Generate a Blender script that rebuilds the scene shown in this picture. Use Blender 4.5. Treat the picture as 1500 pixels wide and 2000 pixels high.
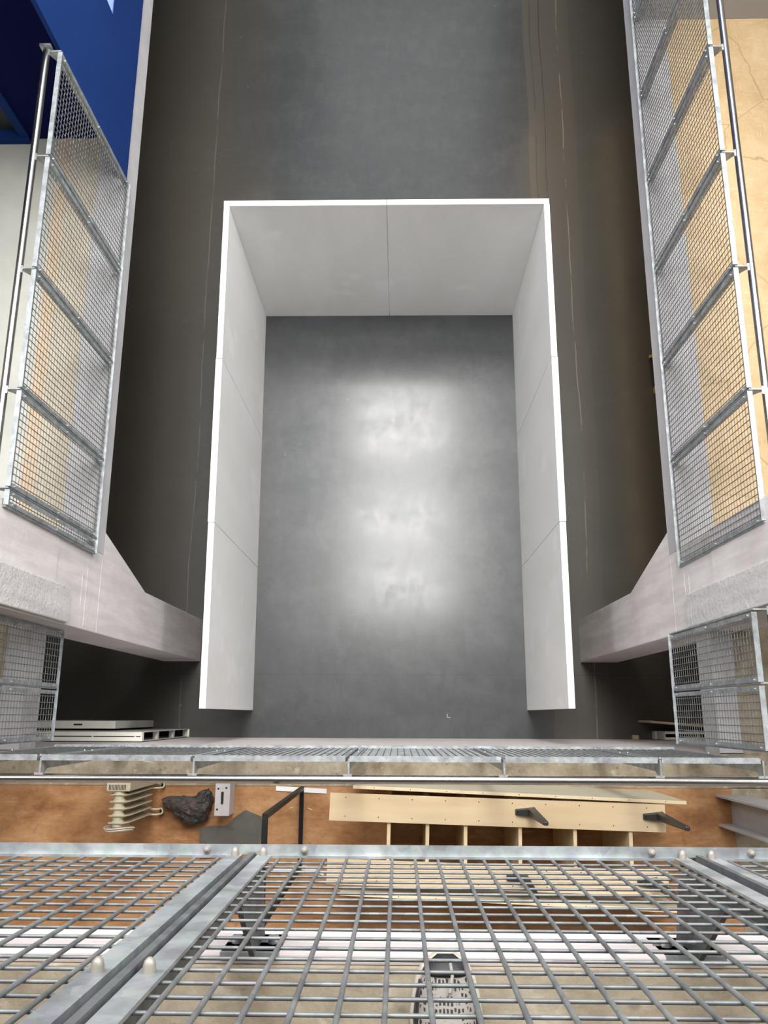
import bpy, bmesh, math, random
from mathutils import Vector, Matrix, noise
random.seed(7)
C = bpy.context.scene
for o in list(bpy.data.objects): bpy.data.objects.remove(o)
COL = C.collection
CH = 8.8165                     # camera height above the hall floor
GZ = CH - 5.5                   # middle gallery floor
UZ = CH - 1.5                   # upper gallery floor
BZ = CH - 5.745                 # underside of the gallery edge beams

# ---------------------------------------------------------------- camera
cd = bpy.data.cameras.new('camera'); cam = bpy.data.objects.new('camera', cd); COL.objects.link(cam)
cd.sensor_fit = 'VERTICAL'; cd.sensor_height = 24.0; cd.sensor_width = 18.0
cd.lens = 1584.155/2000*24.0; cd.clip_start = 0.02; cd.clip_end = 100
Rm = Matrix(((0.99982285, 0.00075508, 0.01880681), (0.00384108, 0.96998201, -0.24314635), (-0.01842586, 0.24317551, 0.96980728)))
cam.matrix_world = Matrix.Translation((0, 0, CH)) @ Rm.to_4x4()
C.camera = cam
# ---------------------------------------------------------------- world, skylights, exposure
w = bpy.data.worlds.new('world'); C.world = w; w.use_nodes = True
w.node_tree.nodes['Background'].inputs[0].default_value = (0.80, 0.88, 1.0, 1)
w.node_tree.nodes['Background'].inputs[1].default_value = 0.6
C.view_settings.view_transform = 'Standard'; C.view_settings.look = 'None'
C.view_settings.exposure = 0.0; C.view_settings.gamma = 1.0; C.view_settings.use_curve_mapping = False
SKY_Z = 13.0
SKY = [(0.05, 3.42, 2.7, 1.30), (0.05, 5.33, 2.7, 1.50), (0.05, 8.12, 2.7, 2.34)]     # centre x, y, size x, y of the three roof lights
for i, (x, y, sx, sy) in enumerate(SKY):
    l = bpy.data.lights.new('skylight_daylight', 'AREA'); l.shape = 'RECTANGLE'; l.size = sx; l.size_y = sy
    l.energy = 38*math.pi*sx*sy; l.color = (1.0, 0.985, 0.96)
    lo = bpy.data.objects.new('skylight_daylight', l); COL.objects.link(lo); lo.location = (x, y, SKY_Z + 0.12)

# unseen fill lights added high at the side walls to brighten upright faces
for x, e in ((-5.05, 1500), (5.05, 1500)):
    l = bpy.data.lights.new('side_fill_light', 'AREA'); l.shape = 'RECTANGLE'; l.size = 2.2; l.size_y = 9.0
    l.energy = e; l.color = (0.97, 0.985, 1.0)
    lo = bpy.data.objects.new('side_fill_light', l); COL.objects.link(lo); lo.location = (x, 4.2, 11.2)
    lo.rotation_euler = (0, math.radians(90 if x > 0 else -90), 0)
# warm strip lamps fixed under the side galleries
for x, e in ((-3.6, 4), (3.5, 16)):
    l = bpy.data.lights.new('under_gallery_lamp', 'AREA'); l.shape = 'RECTANGLE'; l.size = 0.12; l.size_y = 8.0
    l.energy = e; l.color = (1.0, 0.72, 0.38)
    lo = bpy.data.objects.new('under_gallery_lamp', l); COL.objects.link(lo); lo.location = (x, 5.6, 2.93)

# short warm lamps under the gallery edges towards the far end
for x, y, ly in ((-2.3, 7.9, 1.2), (2.2, 8.4, 2.4)):
    l = bpy.data.lights.new('edge_lamp', 'AREA'); l.shape = 'RECTANGLE'; l.size = 0.10; l.size_y = ly
    l.energy = 9*math.pi*0.1*ly; l.color = (1.0, 0.66, 0.34)
    lo = bpy.data.objects.new('edge_lamp', l); COL.objects.link(lo); lo.location = (x, y, 2.99)
# unseen fill light added at the far wall to brighten the floor's reflection
l = bpy.data.lights.new('far_fill_light', 'AREA'); l.shape = 'RECTANGLE'; l.size = 3.0; l.size_y = 4.6; l.energy = 60; l.color = (0.95, 0.98, 1.0)
lo = bpy.data.objects.new('far_fill_light', l); COL.objects.link(lo); lo.location = (0.1, 11.46, 4.2); lo.rotation_euler = (math.radians(-90), 0, 0)

# ---------------------------------------------------------------- materials
def new_mat(name):
    m = bpy.data.materials.new(name); m.use_nodes = True
    return m, m.node_tree, m.node_tree.nodes['Principled BSDF']
def node(nt, t, **kw):
    n = nt.nodes.new(t)
    for k, v in kw.items():
        if k in n.inputs: n.inputs[k].default_value = v
        else: setattr(n, k, v)
    return n
def coords(nt, scale=(1, 1, 1)):
    tc = node(nt, 'ShaderNodeTexCoord'); mp = node(nt, 'ShaderNodeMapping'); mp.inputs['Scale'].default_value = scale
    nt.links.new(tc.outputs['Object'], mp.inputs[0]); return mp.outputs[0]
def ramp(nt, fac, stops):
    r = node(nt, 'ShaderNodeValToRGB'); e = r.color_ramp.elements
    while len(e) < len(stops): e.new(0.5)
    for el, (p, c) in zip(e, stops): el.position = p; el.color = (*c, 1) if len(c) == 3 else c
    nt.links.new(fac, r.inputs[0]); return r.outputs[0]
def mix(nt, fac, a, b, mode='MIX'):
    m = node(nt, 'ShaderNodeMix', data_type='RGBA', blend_type=mode)
    for s, v in ((m.inputs[0], fac), (m.inputs[6], a), (m.inputs[7], b)):
        if hasattr(v, 'links'): nt.links.new(v, s)
        elif isinstance(v, (int, float)): s.default_value = v
        else: s.default_value = (*v, 1)
    return m.outputs[2]
def nz(nt, vec, scale, detail=6, rough=0.6, dist=0.0):
    n = node(nt, 'ShaderNodeTexNoise', Scale=scale, Detail=detail, Roughness=rough, Distortion=dist)
    nt.links.new(vec, n.inputs['Vector']); return n.outputs['Fac']
def bump(nt, b, h, strength=0.2, dist=0.01):
    bn = node(nt, 'ShaderNodeBump', Strength=strength, Distance=dist)
    nt.links.new(h, bn.inputs['Height']); nt.links.new(bn.outputs[0], b.inputs['Normal'])
def noisy(name, c1, c2, scale=6, rough=0.6, metal=0.0, stretch=(1, 1, 1), bmp=0.0, lo=0.35, hi=0.65, spec=0.5, bscale=None):
    m, nt, b = new_mat(name); v = coords(nt, stretch)
    f = nz(nt, v, scale)
    nt.links.new(ramp(nt, f, [(lo, c1), (hi, c2)]), b.inputs['Base Color'])
    b.inputs['Roughness'].default_value = rough; b.inputs['Metallic'].default_value = metal
    b.inputs['Specular IOR Level'].default_value = spec
    if bmp: bump(nt, b, nz(nt, v, bscale or scale*4), bmp)
    return m
def cracks(nt, v, scale, width, dist=0.35):
    """thin irregular lines along Voronoi edges, 1 on the line"""
    n = node(nt, 'ShaderNodeTexNoise', Scale=scale*1.6, Detail=5.0); nt.links.new(v, n.inputs['Vector'])
    mx = node(nt, 'ShaderNodeVectorMath', operation='MULTIPLY_ADD'); nt.links.new(n.outputs['Color'], mx.inputs[0])
    mx.inputs[1].default_value = (dist,)*3; nt.links.new(v, mx.inputs[2])
    vo = node(nt, 'ShaderNodeTexVoronoi', feature='DISTANCE_TO_EDGE', Scale=scale); nt.links.new(mx.outputs[0], vo.inputs['Vector'])
    return ramp(nt, vo.outputs['Distance'], [(0.0, (1, 1, 1)), (width, (0, 0, 0))])
def band(nt, val, centre, half):
    """1 where val is within half of centre"""
    s = node(nt, 'ShaderNodeMath', operation='SUBTRACT'); nt.links.new(val, s.inputs[0]); s.inputs[1].default_value = centre
    a = node(nt, 'ShaderNodeMath', operation='ABSOLUTE'); nt.links.new(s.outputs[0], a.inputs[0])
    l = node(nt, 'ShaderNodeMath', operation='LESS_THAN'); nt.links.new(a.outputs[0], l.inputs[0]); l.inputs[1].default_value = half
    return l.outputs[0]
def mul(nt, a, b):
    m = node(nt, 'ShaderNodeMath', operation='MULTIPLY')
    for s, v in ((m.inputs[0], a), (m.inputs[1], b)):
        if hasattr(v, 'links'): nt.links.new(v, s)
        else: s.default_value = v
    return m.outputs[0]

M = {}
# hall floor: dark grey sealed sheet floor, worn and scratched, with a browner strip beyond the partition
def floor_mat():
    m, nt, b = new_mat('dark_grey_floor'); v = coords(nt)
    big = nz(nt, v, 0.9, 5); fine = nz(nt, v, 9, 8, 0.7)
    base = ramp(nt, big, [(0.3, (0.024, 0.0275, 0.029)), (0.7, (0.035, 0.0385, 0.040))])
    base = mix(nt, 0.35, base, ramp(nt, fine, [(0.3, (0.017, 0.0195, 0.021)), (0.75, (0.056, 0.059, 0.060))]))
    wear = mul(nt, nz(nt, coords(nt, (1.6, 0.8, 1)), 4.0, 8, 0.72, 0.6), nz(nt, coords(nt, (0.8, 1.8, 1)), 1.6, 6, 0.65))
    base = mix(nt, ramp(nt, wear, [(0.22, (0, 0, 0)), (0.40, (0.28,)*3)]), base, (0.085, 0.088, 0.088))
    # long sheet seams running the length of the hall
    sx = node(nt, 'ShaderNodeSeparateXYZ'); nt.links.new(v, sx.inputs[0])
    wob = node(nt, 'ShaderNodeMath', operation='MULTIPLY_ADD'); nt.links.new(nz(nt, v, 0.5, 3), wob.inputs[0]); wob.inputs[1].default_value = 0.12
    nt.links.new(sx.outputs[0], wob.inputs[2])
    X = wob.outputs[0]
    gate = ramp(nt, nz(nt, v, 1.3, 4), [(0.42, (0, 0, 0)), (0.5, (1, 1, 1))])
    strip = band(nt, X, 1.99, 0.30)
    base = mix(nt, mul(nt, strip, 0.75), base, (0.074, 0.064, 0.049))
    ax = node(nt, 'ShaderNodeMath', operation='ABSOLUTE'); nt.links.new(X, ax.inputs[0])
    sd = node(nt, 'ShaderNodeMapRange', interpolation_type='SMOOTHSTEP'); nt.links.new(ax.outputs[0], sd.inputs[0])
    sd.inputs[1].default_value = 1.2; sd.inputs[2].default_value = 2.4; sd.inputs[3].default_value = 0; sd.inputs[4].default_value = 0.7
    base = mix(nt, sd.outputs[0], base, (0.053, 0.047, 0.037))  # soft brown sides: reflection of the gallery undersides put into the colour
    for cx, col in ((1.78, (0.03, 0.028, 0.024)), (1.90, (0.028, 0.026, 0.022)), (2.13, (0.15, 0.13, 0.10)), (-2.26, (0.095, 0.09, 0.08))):
        base = mix(nt, mul(nt, band(nt, X, cx, 0.006), gate), base, col)
    base = mix(nt, mul(nt, band(nt, sx.outputs[1], 0.42, 0.004), 0.6), base, (0.02, 0.02, 0.02))
    cr = coords(nt, (0.35, 1.2, 1))
    scr = cracks(nt, cr, 1.6, 0.0025, 0.8)
    base = mix(nt, mul(nt, scr, 0.14), base, (0.14, 0.14, 0.14))
    vo = node(nt, 'ShaderNodeTexVoronoi', feature='F1', Scale=2.6); nt.links.new(v, vo.inputs['Vector'])
    base = mix(nt, ramp(nt, vo.outputs['Distance'], [(0.010, (1, 1, 1)), (0.018, (0, 0, 0))]), base, (0.28, 0.28, 0.27))
    nt.links.new(base, b.inputs['Base Color'])
    r = ramp(nt, wear, [(0.15, (0.15,)*3), (0.36, (0.25,)*3)])
    b.inputs['Roughness'].default_value = 0.42; b.inputs['Specular IOR Level'].default_value = 0.5
    b.inputs['Coat Weight'].default_value = 0.5; nt.links.new(r, b.inputs['Coat Roughness'])
    bump(nt, b, nz(nt, v, 9, 8, 0.65), 0.025, 0.02)
    return m
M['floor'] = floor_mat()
def white_mat():
    m, nt, b = new_mat('white_painted_board'); v = coords(nt)
    f = nz(nt, coords(nt, (1, 1, 0.35)), 2.2, 4)
    c = ramp(nt, f, [(0.35, (0.79, 0.79, 0.77)), (0.62, (0.84, 0.84, 0.83))])
    p = ramp(nt, nz(nt, v, 1.7, 2), [(0.60, (0, 0, 0)), (0.66, (1, 1, 1))])
    c = mix(nt, mul(nt, p, 0.6), c, (0.90, 0.90, 0.89))
    nt.links.new(c, b.inputs['Base Color']); b.inputs['Roughness'].default_value = 0.55
    return m
M['white'] = white_mat()
M['whiteedge'] = noisy('white_board_edge', (0.88, 0.88, 0.87), (0.92, 0.92, 0.91), 5, 0.5)
M['seam'] = noisy('board_joint', (0.42, 0.42, 0.41), (0.5, 0.5, 0.48), 5, 0.7)
def plaster_mat(name, c1, c2, board=True, rough=0.75, b_=0.35):
    m, nt, b = new_mat(name); v = coords(nt)
    f = nz(nt, v, 3, 8, 0.65)
    c = ramp(nt, f, [(0.3, c1), (0.7, c2)])
    st = nz(nt, coords(nt, (1, 6, 0.6)), 2.0, 4)
    c = mix(nt, 0.22, c, ramp(nt, st, [(0.4, (0.38, 0.36, 0.36)), (0.6, (0.85, 0.82, 0.81))]))
    nt.links.new(c, b.inputs['Base Color']); b.inputs['Roughness'].default_value = rough
    bump(nt, b, nz(nt, v, 22, 8, 0.7), b_, 0.012 if b_ < 0.9 else 0.025)
    return m
M['pink'] = plaster_mat('pinkish_white_painted_concrete', (0.60, 0.555, 0.55), (0.70, 0.655, 0.65))
M['pinkwall'] = noisy('pinkish_white_wall_paint', (0.60, 0.54, 0.53), (0.70, 0.64, 0.63), 2, 0.7, bmp=0.15)
M['rough'] = plaster_mat('rough_white_plaster', (0.66, 0.63, 0.625), (0.76, 0.73, 0.72), b_=1.0)
def concrete_mat(name, c1, c2, c3, spots=0.5):
    m, nt, b = new_mat(name); v = coords(nt)
    c = ramp(nt, nz(nt, v, 5, 8, 0.7), [(0.32, c1), (0.5, c2), (0.7, c3)])
    vo = node(nt, 'ShaderNodeTexVoronoi', feature='F1', Scale=24.0); nt.links.new(v, vo.inputs['Vector'])
    sp = ramp(nt, vo.outputs['Distance'], [(0.16, (1, 1, 1)), (0.3, (0, 0, 0))])
    g = ramp(nt, nz(nt, v, 9, 3), [(0.52, (0, 0, 0)), (0.6, (1, 1, 1))])
    c = mix(nt, mul(nt, mul(nt, sp, g), spots), c, (0.13, 0.12, 0.10))
    c = mix(nt, mul(nt, ramp(nt, nz(nt, v, 14, 6), [(0.6, (0, 0, 0)), (0.7, (1, 1, 1))]), 0.5), c, (0.62, 0.57, 0.49))
    nt.links.new(c, b.inputs['Base Color']); b.inputs['Roughness'].default_value = 0.8
    bump(nt, b, nz(nt, v, 30, 8), 0.35, 0.01)
    return m
M['concrete'] = concrete_mat('rough_beige_concrete', (0.20, 0.16, 0.105), (0.34, 0.285, 0.205), (0.47, 0.41, 0.315))
M['concrete_gray'] = noisy('smooth_grey_concrete', (0.44, 0.44, 0.40), (0.56, 0.56, 0.51), 1.6, 0.6, bmp=0.08)
M['trimgray'] = noisy('grey_edge_strip', (0.43, 0.42, 0.43), (0.51, 0.50, 0.51), 3, 0.65, bmp=0.12)
M['orange'] = noisy('orange_sealed_strip', (0.58, 0.43, 0.28), (0.65, 0.50, 0.35), 4, 0.5)
M['tanstrip'] = noisy('sandy_screed_strip', (0.50, 0.44, 0.33), (0.60, 0.53, 0.41), 4, 0.6)
def tan_mat():
    m, nt, b = new_mat('tan_magnesite_floor'); v = coords(nt)
    c = ramp(nt, nz(nt, v, 3.2, 8, 0.75), [(0.3, (0.46, 0.31, 0.155)), (0.52, (0.58, 0.415, 0.23)), (0.75, (0.66, 0.50, 0.31))])
    for sc, a, g0 in (((0.5, 3.5, 1), 0.5, 0.52), ((4, 0.7, 1), 0.45, 0.53)):
        s = ramp(nt, nz(nt, coords(nt, sc), 16, 3, 0.5, 0.4), [(g0 + .10, (0, 0, 0)), (g0 + .17, (1, 1, 1))])
        c = mix(nt, mul(nt, s, a), c, (0.76, 0.60, 0.38))
    c = mix(nt, mul(nt, cracks(nt, v, 1.05, 0.006, 0.35), 0.6), c, (0.25, 0.145, 0.06))
    vo = node(nt, 'ShaderNodeTexVoronoi', feature='F1', Scale=1.5); nt.links.new(v, vo.inputs['Vector'])
    c = mix(nt, mul(nt, ramp(nt, vo.outputs['Distance'], [(0.03, (1, 1, 1)), (0.06, (0, 0, 0))]), 0.5), c, (0.24, 0.15, 0.07))
    nt.links.new(c, b.inputs['Base Color']); b.inputs['Roughness'].default_value = 0.5
    return m
M['tan'] = tan_mat()
def wood_mat():
    m, nt, b = new_mat('worn_orange_brown_floor'); v = coords(nt)
    c = ramp(nt, nz(nt, coords(nt, (0.8, 1.6, 1)), 2.6, 9, 0.72), [(0.30, (0.17, 0.062, 0.020)), (0.47, (0.37, 0.175, 0.068)), (0.68, (0.56, 0.33, 0.165))])
    c = mix(nt, mul(nt, ramp(nt, nz(nt, v, 11, 6), [(0.58, (0, 0, 0)), (0.68, (1, 1, 1))]), 0.45), c, (0.20, 0.095, 0.04))
    s = ramp(nt, nz(nt, coords(nt, (0.6, 5, 1)), 9, 3, 0.5, 0.5), [(0.64, (0, 0, 0)), (0.69, (1, 1, 1))])
    c = mix(nt, mul(nt, s, 0.4), c, (0.62, 0.36, 0.17))
    nt.links.new(c, b.inputs['Base Color']); b.inputs['Roughness'].default_value = 0.5
    return m
M['wood'] = wood_mat()
M['blue'] = noisy('deep_blue_paint', (0.007, 0.030, 0.14), (0.008, 0.034, 0.150), 3, 0.7, spec=0.12)
M['shadedblue'] = noisy('shaded_blue_paint', (0.003, 0.006, 0.060), (0.004, 0.007, 0.068), 3, 0.85, spec=0.1)  # the room's blue again, darker: shade on the rear wall put into the colour
M['lilac'] = noisy('pale_blue_sill_paint', (0.17, 0.23, 0.58), (0.20, 0.26, 0.62), 3, 0.5)
M['doordark'] = noisy('dark_door_panel', (0.03, 0.035, 0.035), (0.04, 0.045, 0.042), 3, 0.4)
M['graywall'] = noisy('grey_wall_paint', (0.36, 0.36, 0.365), (0.41, 0.41, 0.415), 2, 0.6)
M['brownsoffit'] = noisy('brown_timber_soffit', (0.16, 0.10, 0.05), (0.23, 0.145, 0.075), 2, 0.7, stretch=(4, 0.6, 1))
M['upperwall'] = noisy('warm_grey_wall', (0.34, 0.32, 0.29), (0.40, 0.38, 0.35), 1, 0.8)
M['ceil'] = noisy('off_white_ceiling', (0.45, 0.45, 0.44), (0.52, 0.52, 0.51), 1, 0.8)
M['dimwall'] = noisy('dark_brown_lower_wall', (0.10, 0.075, 0.05), (0.14, 0.105, 0.07), 1, 0.8)
def galv(name, a, b_, rough, metal):
    m, nt, b = new_mat(name); v = coords(nt)
    f = nz(nt, v, 16, 5, 0.6)
    c = ramp(nt, f, [(0.35, a), (0.65, b_)])
    vo = node(nt, 'ShaderNodeTexVoronoi', feature='F1', Scale=45.0); nt.links.new(v, vo.inputs['Vector'])
    c = mix(nt, 0.25, c, vo.outputs['Color'], 'SOFT_LIGHT')
    bw = node(nt, 'ShaderNodeRGBToBW'); nt.links.new(c, bw.inputs[0])
    c = mix(nt, 0.75, c, mix(nt, 1.0, bw.outputs[0], (0.93, 1.0, 1.03), 'MULTIPLY'))
    nt.links.new(c, b.inputs['Base Color']); b.inputs['Metallic'].default_value = metal; b.inputs['Roughness'].default_value = rough
    return m
M['galv'] = galv('galvanised_steel', (0.26, 0.28, 0.295), (0.46, 0.48, 0.49), 0.45, 0.6)
M['wire'] = galv('galvanised_wire', (0.14, 0.14, 0.137), (0.23, 0.23, 0.222), 0.5, 0.45)
M['steel'] = noisy('brushed_stainless_steel', (0.50, 0.49, 0.48), (0.58, 0.57, 0.56), 8, 0.24, 1.0, stretch=(1, 1, 1))
M['darksteel'] = galv('shaded_post_plate', (0.09, 0.095, 0.095), (0.15, 0.155, 0.155), 0.6, 0.4)  # darker galvanised steel, shade on the near posts and gaps put into the colour
M['cap'] = noisy('beige_cap_nut', (0.22, 0.20, 0.17), (0.28, 0.26, 0.225), 10, 0.35, 0.1)
M['bolt'] = noisy('zinc_bolt', (0.55, 0.56, 0.57), (0.7, 0.7, 0.7), 10, 0.3, 0.8)
M['ply'] = noisy('birch_plywood', (0.66, 0.49, 0.29), (0.76, 0.60, 0.39), 3, 0.55, stretch=(0.5, 4, 4), lo=0.3, hi=0.7)
M['plyedge'] = noisy('plywood_edge', (0.74, 0.60, 0.38), (0.82, 0.68, 0.46), 8, 0.6)
M['plyface'] = noisy('pale_plywood_face', (0.60, 0.54, 0.40), (0.68, 0.62, 0.47), 3, 0.55, stretch=(0.5, 4, 4))
M['screw'] = noisy('dark_screw_hole', (0.05, 0.035, 0.02), (0.08, 0.06, 0.04), 5, 0.7)
M['black'] = noisy('black_coated_metal', (0.006, 0.006, 0.007), (0.011, 0.011, 0.011), 8, 0.5, spec=0.25)
M['blackleg'] = noisy('black_moulded_leg', (0.016, 0.017, 0.017), (0.028, 0.029, 0.029), 12, 0.4)
M['radiator'] = noisy('cream_radiator_enamel', (0.50, 0.45, 0.33), (0.56, 0.51, 0.38), 6, 0.4)
M['radhead'] = noisy('beige_radiator_plastic', (0.48, 0.43, 0.31), (0.53, 0.47, 0.35), 6, 0.5)
M['dark'] = noisy('dark_recess', (0.012, 0.011, 0.010), (0.02, 0.018, 0.016), 6, 0.7)  # near-black shade painted into slots, holes, grille and groove; also the control panel
M['red'] = noisy('red_switch', (0.30, 0.03, 0.03), (0.36, 0.04, 0.04), 6, 0.4)
M['cord'] = noisy('white_power_cord', (0.70, 0.66, 0.56), (0.78, 0.74, 0.64), 6, 0.5)
M['rock'] = noisy('dark_slate_rock', (0.030, 0.034, 0.028), (0.095, 0.062, 0.058), 7, 0.6, bmp=0.8, bscale=18)
M['slate'] = noisy('grey_slate_sheet', (0.085, 0.082, 0.072), (0.125, 0.12, 0.105), 6, 0.5)
M['alu'] = noisy('pale_grey_block', (0.56, 0.52, 0.53), (0.64, 0.60, 0.61), 5, 0.5)
M['whiteplastic'] = noisy('white_plastic_strip', (0.80, 0.79, 0.77), (0.86, 0.85, 0.83), 5, 0.4)
M['beam'] = noisy('grey_white_steel_paint', (0.42, 0.41, 0.41), (0.52, 0.51, 0.51), 3, 0.5)
M['cream'] = noisy('cream_aluminium_panel', (0.68, 0.66, 0.58), (0.76, 0.74, 0.66), 3, 0.45)
M['skin'] = noisy('dull_panel_skin', (0.50, 0.49, 0.45), (0.56, 0.55, 0.5), 3, 0.6)
M['woodedge'] = noisy('raw_board_edge', (0.46, 0.35, 0.21), (0.54, 0.42, 0.27), 6, 0.6)
M['ochre'] = noisy('ochre_yellow_board', (0.62, 0.34, 0.06), (0.70, 0.42, 0.10), 4, 0.5)
M['sole'] = noisy('pale_shoe_sole', (0.50, 0.45, 0.38), (0.60, 0.55, 0.47), 8, 0.7)
M['shoeblack'] = noisy('black_shoe_overlay', (0.014, 0.014, 0.016), (0.026, 0.026, 0.028), 20, 0.5)
M['lace'] = noisy('grey_shoe_lace', (0.30, 0.28, 0.26), (0.38, 0.36, 0.33), 20, 0.8)
def knit_mat():
    m, nt, b = new_mat('grey_open_mesh_fabric'); v = coords(nt, (1, 0.62, 0.62))
    vo = node(nt, 'ShaderNodeTexVoronoi', feature='DISTANCE_TO_EDGE', Scale=165.0, Randomness=0.35); nt.links.new(v, vo.inputs['Vector'])
    c = ramp(nt, vo.outputs['Distance'], [(0.17, (0.34, 0.31, 0.28)), (0.24, (0.035, 0.032, 0.03))])
    nt.links.new(c, b.inputs['Base Color']); b.inputs['Roughness'].default_value = 0.85
    return m
M['knit'] = knit_mat()

# ---------------------------------------------------------------- mesh helpers
class MB:
    """collects shapes given in world coordinates; build() links them as one mesh object"""
    def __init__(s): s.v = []; s.f = []; s.sm = []
    def add(s, vs, fs, smooth=False):
        n = len(s.v); s.v += [tuple(q) for q in vs]; s.f += [tuple(i + n for i in f) for f in fs]; s.sm += [smooth]*len(fs); return s
    def box(s, a, b):
        (x0, x1), (y0, y1), (z0, z1) = [sorted((a[i], b[i])) for i in range(3)]
        return s.add([(x0,y0,z0),(x1,y0,z0),(x1,y1,z0),(x0,y1,z0),(x0,y0,z1),(x1,y0,z1),(x1,y1,z1),(x0,y1,z1)],
                     [(3,2,1,0),(4,5,6,7),(0,1,5,4),(1,2,6,5),(2,3,7,6),(3,0,4,7)])
    def hexa(s, p8): return s.add(p8, [(3,2,1,0),(4,5,6,7),(0,1,5,4),(1,2,6,5),(2,3,7,6),(3,0,4,7)])
    def tube(s, pts, r, n=8, caps=True, smooth=True):
        pts = [Vector(p) for p in pts]; rs = r if isinstance(r, (list, tuple)) else [r]*len(pts)
        ring = []; up = None
        for i, p in enumerate(pts):
            t = (pts[min(i+1, len(pts)-1)] - pts[max(i-1, 0)]).normalized()
            if up is None: up = Vector((0, 0, 1)) if abs(t.z) < 0.9 else Vector((1, 0, 0))
            a = t.cross(up).normalized(); b = a.cross(t).normalized(); up = b
            ring.append([p + (a*math.cos(2*math.pi*(k+.5)/n) + b*math.sin(2*math.pi*(k+.5)/n))*rs[i] for k in range(n)])
        vs = [q for rg in ring for q in rg]; fs = []
        for i in range(len(pts)-1):
            for k in range(n): fs.append((i*n+k, i*n+(k+1) % n, (i+1)*n+(k+1) % n, (i+1)*n+k))
        s.add(vs, fs, smooth)
        if caps: s.add(ring[0], [tuple(range(n))[::-1]]); s.add(ring[-1], [tuple(range(n))])
        return s
    def prism(s, poly, axis, a, b):
        """polygon given in the two other axes, extruded along axis from a to b"""
        def P(q, h):
            q = list(q); q.insert(axis, h); return tuple(q)
        n = len(poly); vs = [P(q, a) for q in poly] + [P(q, b) for q in poly]
        return s.add(vs, [tuple(range(n))[::-1], tuple(range(n, 2*n))] + [(i, (i+1) % n, n+(i+1) % n, n+i) for i in range(n)])
    def build(s, name, mat, parent=None, bevel=0):
        me = bpy.data.meshes.new(name)
        base = parent.matrix_world.inverted() if parent is not None else Matrix()
        me.from_pydata([tuple(base @ Vector(v)) for v in s.v], [], s.f)
        me.polygons.foreach_set('use_smooth', s.sm)
        bm = bmesh.new(); bm.from_mesh(me); bmesh.ops.recalc_face_normals(bm, faces=bm.faces); bm.to_mesh(me); bm.free()
        me.materials.append(mat); o = bpy.data.objects.new(name, me); COL.objects.link(o)
        if parent is not None:
            o.parent = parent; o.matrix_world = parent.matrix_world.copy()
        if bevel:
            bv = o.modifiers.new('bevel', 'BEVEL'); bv.width = bevel; bv.segments = 2; bv.limit_method = 'ANGLE'
        return o
def box(a, b): return MB().box(a, b)
def tag(o, label=None, cat=None, group=None, kind=None):
    for k, v in (('label', label), ('category', cat), ('group', group), ('kind', kind)):
        if v: o[k] = v
    return o
def thing(name, loc, label, cat, group=None, rz=0.0):
    o = bpy.data.objects.new(name, None); COL.objects.link(o); o.empty_display_size = 0.1
    o.location = loc; o.rotation_euler = (0, 0, rz)
    o.matrix_world = Matrix.Translation(loc) @ Matrix.Rotation(rz, 4, 'Z')
    return tag(o, label, cat, group)
def struct(name, mb, mat, label=None, bevel=0):
    return tag(mb.build(name, mat, None, bevel), label, None, None, 'structure')

# ---------------------------------------------------------------- the setting: hall shell
XL, XR = -2.143, 1.93           # faces of the side gallery edges
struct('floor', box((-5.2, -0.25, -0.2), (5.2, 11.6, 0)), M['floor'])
struct('wall_front', box((-5.2, -0.40, 0), (5.2, -0.233, GZ - 0.02)), M['pinkwall'])
struct('wall_left', box((-5.3, -4, 0), (-5.1, 11.6, 13)), M['upperwall'])
struct('wall_right', box((5.1, -4, 0), (5.3, 11.6, 13)), M['upperwall'])
struct('wall_far', box((-5.3, 11.5, 0), (5.3, 11.7, 13)), M['ceil'])
struct('wall_back', box((-5.3, -4.1, 0), (5.3, -3.9, 13)), M['upperwall'])
# ceiling with three roof light openings
mb = MB(); y0 = -4.1
x0, x1 = SKY[0][0] - 1.35, SKY[0][0] + 1.35
mb.box((-5.3, -4.1, SKY_Z), (x0, 11.7, SKY_Z + .25)).box((x1, -4.1, SKY_Z), (5.3, 11.7, SKY_Z + .25))
edges = [-4.1] + sum([[y - sy/2, y + sy/2] for (_, y, _, sy) in SKY], []) + [11.7]
for a, b in zip(edges[0::2], edges[1::2]): mb.box((x0, a, SKY_Z), (x1, b, SKY_Z + .25))
mb.box((-5.3, -4.1, 10.2), (5.3, 1.5, 10.4)).box((-5.3, 1.4, 10.4), (5.3, 1.5, SKY_Z))  # lowered front part, out of view, added to shade the upper gallery
struct('ceiling', mb, M['ceil'])
# side galleries: edge beam, floor strips, soffit
struct('gallery_edge_left', box((-2.372, 1.12, BZ), (XL, 11.5, GZ)), M['trimgray'])
struct('gallery_edge_right', box((2.172, 1.12, BZ), (XR, 11.5, GZ)), M['trimgray'])
struct('gallery_band_left', box((-2.60, 1.12, BZ + .02), (-2.372, 11.5, GZ)), M['tanstrip'])
struct('gallery_line_left', box((-2.70, 1.12, BZ + .02), (-2.60, 11.5, GZ)), M['orange'])
struct('gallery_floor_left', box((-5.1, 1.12, BZ + .02), (-2.70, 11.5, GZ)), M['concrete_gray'])
struct('gallery_floor_right', box((5.1, 1.12, BZ + .02), (2.172, 11.5, GZ)), M['tan'])
struct('soffit_left', box((-5.1, 1.12, BZ - .05), (-2.372, 11.5, BZ + .02)), M['brownsoffit'])
struct('soffit_right', box((5.1, 1.12, BZ - .05), (2.172, 11.5, BZ + .02)), M['brownsoffit'])
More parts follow.
